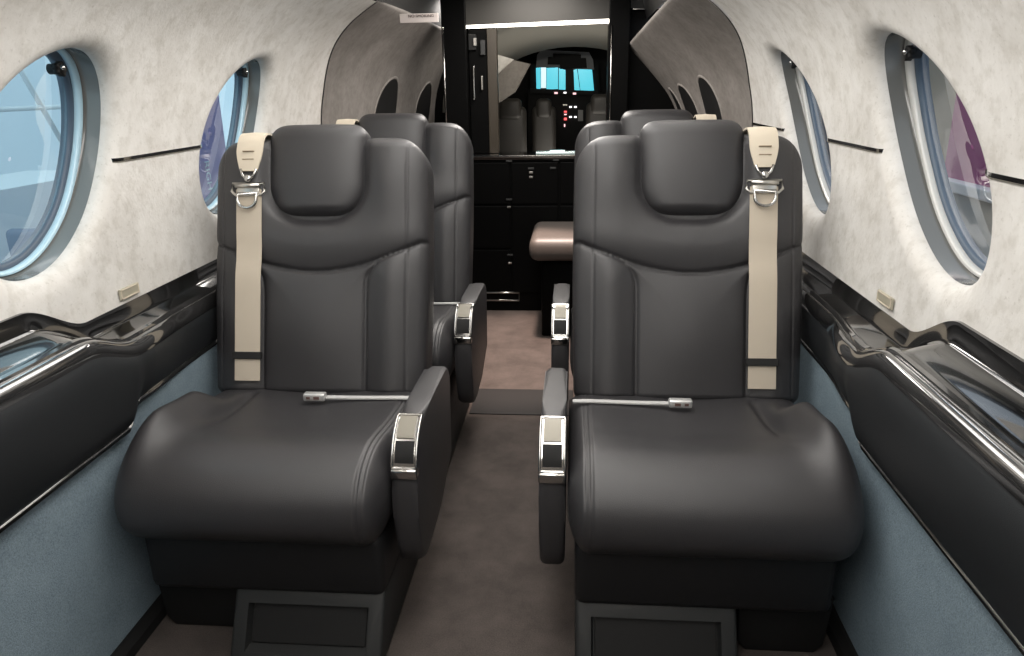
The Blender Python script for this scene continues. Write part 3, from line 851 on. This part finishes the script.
for x0, x1, ztop, yS, lab in ((-.36, -.15, .925, 4.9, 'dark stand-in for a reflected cockpit seat seen from behind, left of the other two'), (-.135, .03, .915, 5.3, 'dark stand-in for a reflected cockpit seat seen from behind, nearest the lit instrument panel on its left'), (.235, .44, .94, 5.1, 'dark stand-in for a reflected cockpit seat seen from behind, beside the right partition post')):
    s = empty('pilot_chair', ((x0 + x1) / 2, yS, 0), lab, 'seat', 'pilot chairs')
    lm = mat('cockpit_leather_%d' % int(yS * 10), (.020, .018, .016), .5)
    bm = bmesh.new(); box(bm, (x0, yS, .50), (x1, yS + .09, ztop - .05), .035, 4); obj('seat_back', bm, lm, s)
    bm = bmesh.new(); box(bm, (x0 + .03, yS - .02, ztop - .13), (x1 - .03, yS + .08, ztop), .03, 4); obj('headrest', bm, lm, s)
    bm = bmesh.new(); box(bm, (x0, yS + .05, .38), (x1, yS + .5, .52), .03, 3); obj('seat_cushion', bm, lm, s)
    bm = bmesh.new(); box(bm, (x0 + .03, yS + .06, 0), (x1 - .03, yS + .4, .39), .005); obj('seat_base', bm, M['pedestal_black'], s, smooth=False)

# ------------------------------------------------------------------ hall outside the windows
bm = bmesh.new(); box(bm, (-9, -3, -1.6), (9, 12, -1.5)); obj('ground_hall', bm, mat('hall_floor', (.45, .47, .5), .6), kind='structure', smooth=False)
bm = bmesh.new(); box(bm, (-6.1, -3, -1.5), (-6, 14, 6)); obj('wall_hall_left', bm, mat('pale_hall_wall', (.74, .80, .84), .8), kind='structure', smooth=False)
bm = bmesh.new(); box(bm, (6, -3, -1.5), (6.1, 14, 6)); obj('wall_hall_right', bm, mat('grey_hall_wall', (.36, .40, .46), .8), kind='structure', smooth=False)

def slab(name, lo, hi, m, label, cat, bev=.004):
    bm = bmesh.new(); box(bm, lo, hi, bev)
    o = ((lo[0] + hi[0]) / 2, (lo[1] + hi[1]) / 2, lo[2])
    return obj(name, bm, m, smooth=False, label=label, cat=cat, origin=o)
bl = slab('display_banner', (-1.64, 3.10, -1.5), (-1.60, 3.72, 1.9), mat('violet_blue_banner', (.40, .33, .62), .6), 'violet blue banner with pale upright lettering outside the farther left window', 'banner')
tx = text('text', 'RIGHT', .062, (-1.597, 3.488, .595), (0, 0, 0), mat('pale_blue_lettering', (.70, .85, .95), .6), bl)
tx.rotation_euler = Matrix(((0, 0, 1), (0, 1, 0), (-1, 0, 0))).to_euler()
letters(tx)
slab('exhibition_counter', (-3.6, 3.2, -1.5), (-3.0, 4.9, .50), M['white'], 'white exhibition counter standing outside the near left window', 'counter')
t = empty('steel_truss', (-3.9, 5.3, -1.5), 'white steel truss of diagonal bars behind the white exhibition counter outside', 'truss')
for a_, b_, rr in (((-3.9, 4.2, -1.5), (-3.9, 4.2, 2.6), .03), ((-3.9, 6.6, -1.5), (-3.9, 6.6, 2.6), .03), ((-3.9, 5.2, 1.6), (-3.9, 5.85, .45), .02), ((-3.9, 4.2, 1.75), (-3.9, 6.6, 1.75), .03), ((-3.9, 4.2, .9), (-3.9, 6.6, .9), .018), ((-3.9, 4.9, .9), (-3.9, 5.5, 1.75), .02)):
    obj('truss_bar', tube(bmesh.new(), [a_, b_], rr, 8), M['white'], t)
t = empty('office_chair', (-2.3, 2.95, -1.5), 'grey blue office chair outside the near left window, low in the view', 'chair')
gb = mat('blue_grey_fabric', (.16, .20, .27), .6)
bm = bmesh.new(); box(bm, (-2.42, 3.12, .10), (-2.18, 3.18, .42), .03, 3); obj('chair_back', bm, gb, t)
bm = bmesh.new(); box(bm, (-2.5, 3.0, -.02), (-2.1, 3.4, .06), .03, 3); obj('seat', bm, gb, t)
bm = bmesh.new(); tube(bm, [(-2.3, 3.2, -1.5), (-2.3, 3.2, 0)], .03, 10); box(bm, (-2.5, 3.0, -1.5), (-2.1, 3.4, -1.45)); obj('chair_stem', bm, M['pedestal'], t)
slab('display_banner', (1.60, 2.40, -1.5), (1.64, 3.07, 1.9), mat('magenta_banner', (.42, .13, .27), .6), 'magenta banner outside the near right window', 'banner')
slab('beige_board', (1.64, 3.08, -1.5), (1.70, 3.75, 1.9), mat('beige_board', (.42, .38, .30), .6), 'beige board beside the magenta banner outside the near right window', 'board')
slab('blue_display_wall', (1.62, 3.80, -1.5), (1.70, 5.4, 1.6), mat('slate_blue_board', (.13, .17, .27), .6), 'slate blue display wall outside the farther right window', 'board')
t = empty('hand_rail', (1.55, 2.8, -1.5), 'white handrail with grey glass panel below the magenta banner outside', 'rail')
bm = bmesh.new(); box(bm, (1.55, 2.3, .60), (1.60, 3.3, .64), .006); obj('rail_top', bm, M['white'], t, smooth=False)
bm = bmesh.new(); box(bm, (1.565, 2.3, -1.5), (1.58, 3.3, .60)); obj('rail_panel', bm, mat('grey_green_panel', (.22, .27, .28), .3), t, smooth=False)

# ------------------------------------------------------------------ lights
def area(name, loc, rot, sx, sy, e, col=(1, .96, .90), spread=PI):
    l = bpy.data.lights.new(name, 'AREA'); l.shape = 'RECTANGLE'; l.size = sx; l.size_y = sy; l.energy = e; l.color = col; l.spread = spread
    o = bpy.data.objects.new(name, l); C.objects.link(o); o.location = loc; o.rotation_euler = rot; return o
area('ceiling_lamp', (0, .8, 1.40), (0, 0, 0), .5, 2.9, 23.5, (1, .965, .925))
area('aft_fill', (0, 2.95, 1.39), (0, 0, 0), .3, .7, 11, (1, .94, .88))  # added fill to brighten the dim aft panels and header
area('wall_wash_left', (-.40, .8, 1.30), (0, math.radians(68), 0), .05, 3.0, 5.6, (1, .965, .925))
area('wall_wash_right', (.40, .8, 1.30), (0, math.radians(-68), 0), .05, 3.0, 5.6, (1, .965, .925))
l = bpy.data.lights.new('aft_downlight', 'SPOT'); l.energy = 170; l.spot_size = math.radians(50); l.spot_blend = .6; l.color = (1, .76, .65); l.shadow_soft_size = .04
o = bpy.data.objects.new('aft_downlight', l); C.objects.link(o); o.location = (-.05, 2.72, 1.38)
area('alcove_fill', (-.37, 3.83, 1.33), (0, math.radians(50), 0), .06, .5, 2.6, (1, .94, .88))  # unseen light added where the post shades the left aft panel
area('aft_shell_fill', (0, 2.75, 1.385), (0, 0, 0), .5, .25, 4, (1, .94, .88))  # second added fill, lifts the taupe aft panels
area('cockpit_front_fill', (.15, 3.75, 1.33), (math.radians(92), 0, 0), .5, .06, 6, (1, .93, .82))  # added light hidden behind the header, brightens cockpit ceiling and valance
area('cockpit_up_fill', (.15, 5.0, .42), (PI, 0, 0), .6, 1.2, 7.0, (1, .93, .82))  # upward fill added below counter height, out of sight, for the cockpit ceiling
w = bpy.data.worlds.new('hall_light'); bpy.context.scene.world = w; w.use_nodes = True
w.node_tree.nodes['Background'].inputs['Color'].default_value = (.82, .91, 1.0, 1); w.node_tree.nodes['Background'].inputs['Strength'].default_value = 1.5

# ------------------------------------------------------------------ camera
cam = bpy.data.cameras.new('camera'); co = bpy.data.objects.new('camera', cam); C.objects.link(co)
cam.sensor_fit = 'HORIZONTAL'; cam.sensor_width = 36; cam.lens = 36 * F / 1024; cam.clip_start = .01
co.matrix_world = Matrix(((r.x, u.x, -f.x, EYE.x), (r.y, u.y, -f.y, EYE.y), (r.z, u.z, -f.z, EYE.z), (0, 0, 0, 1)))
sc = bpy.context.scene; sc.camera = co
sc.view_settings.view_transform = 'Standard'; sc.view_settings.look = 'None'; sc.view_settings.exposure = 0; sc.view_settings.gamma = 1
sc.view_settings.use_curve_mapping = False
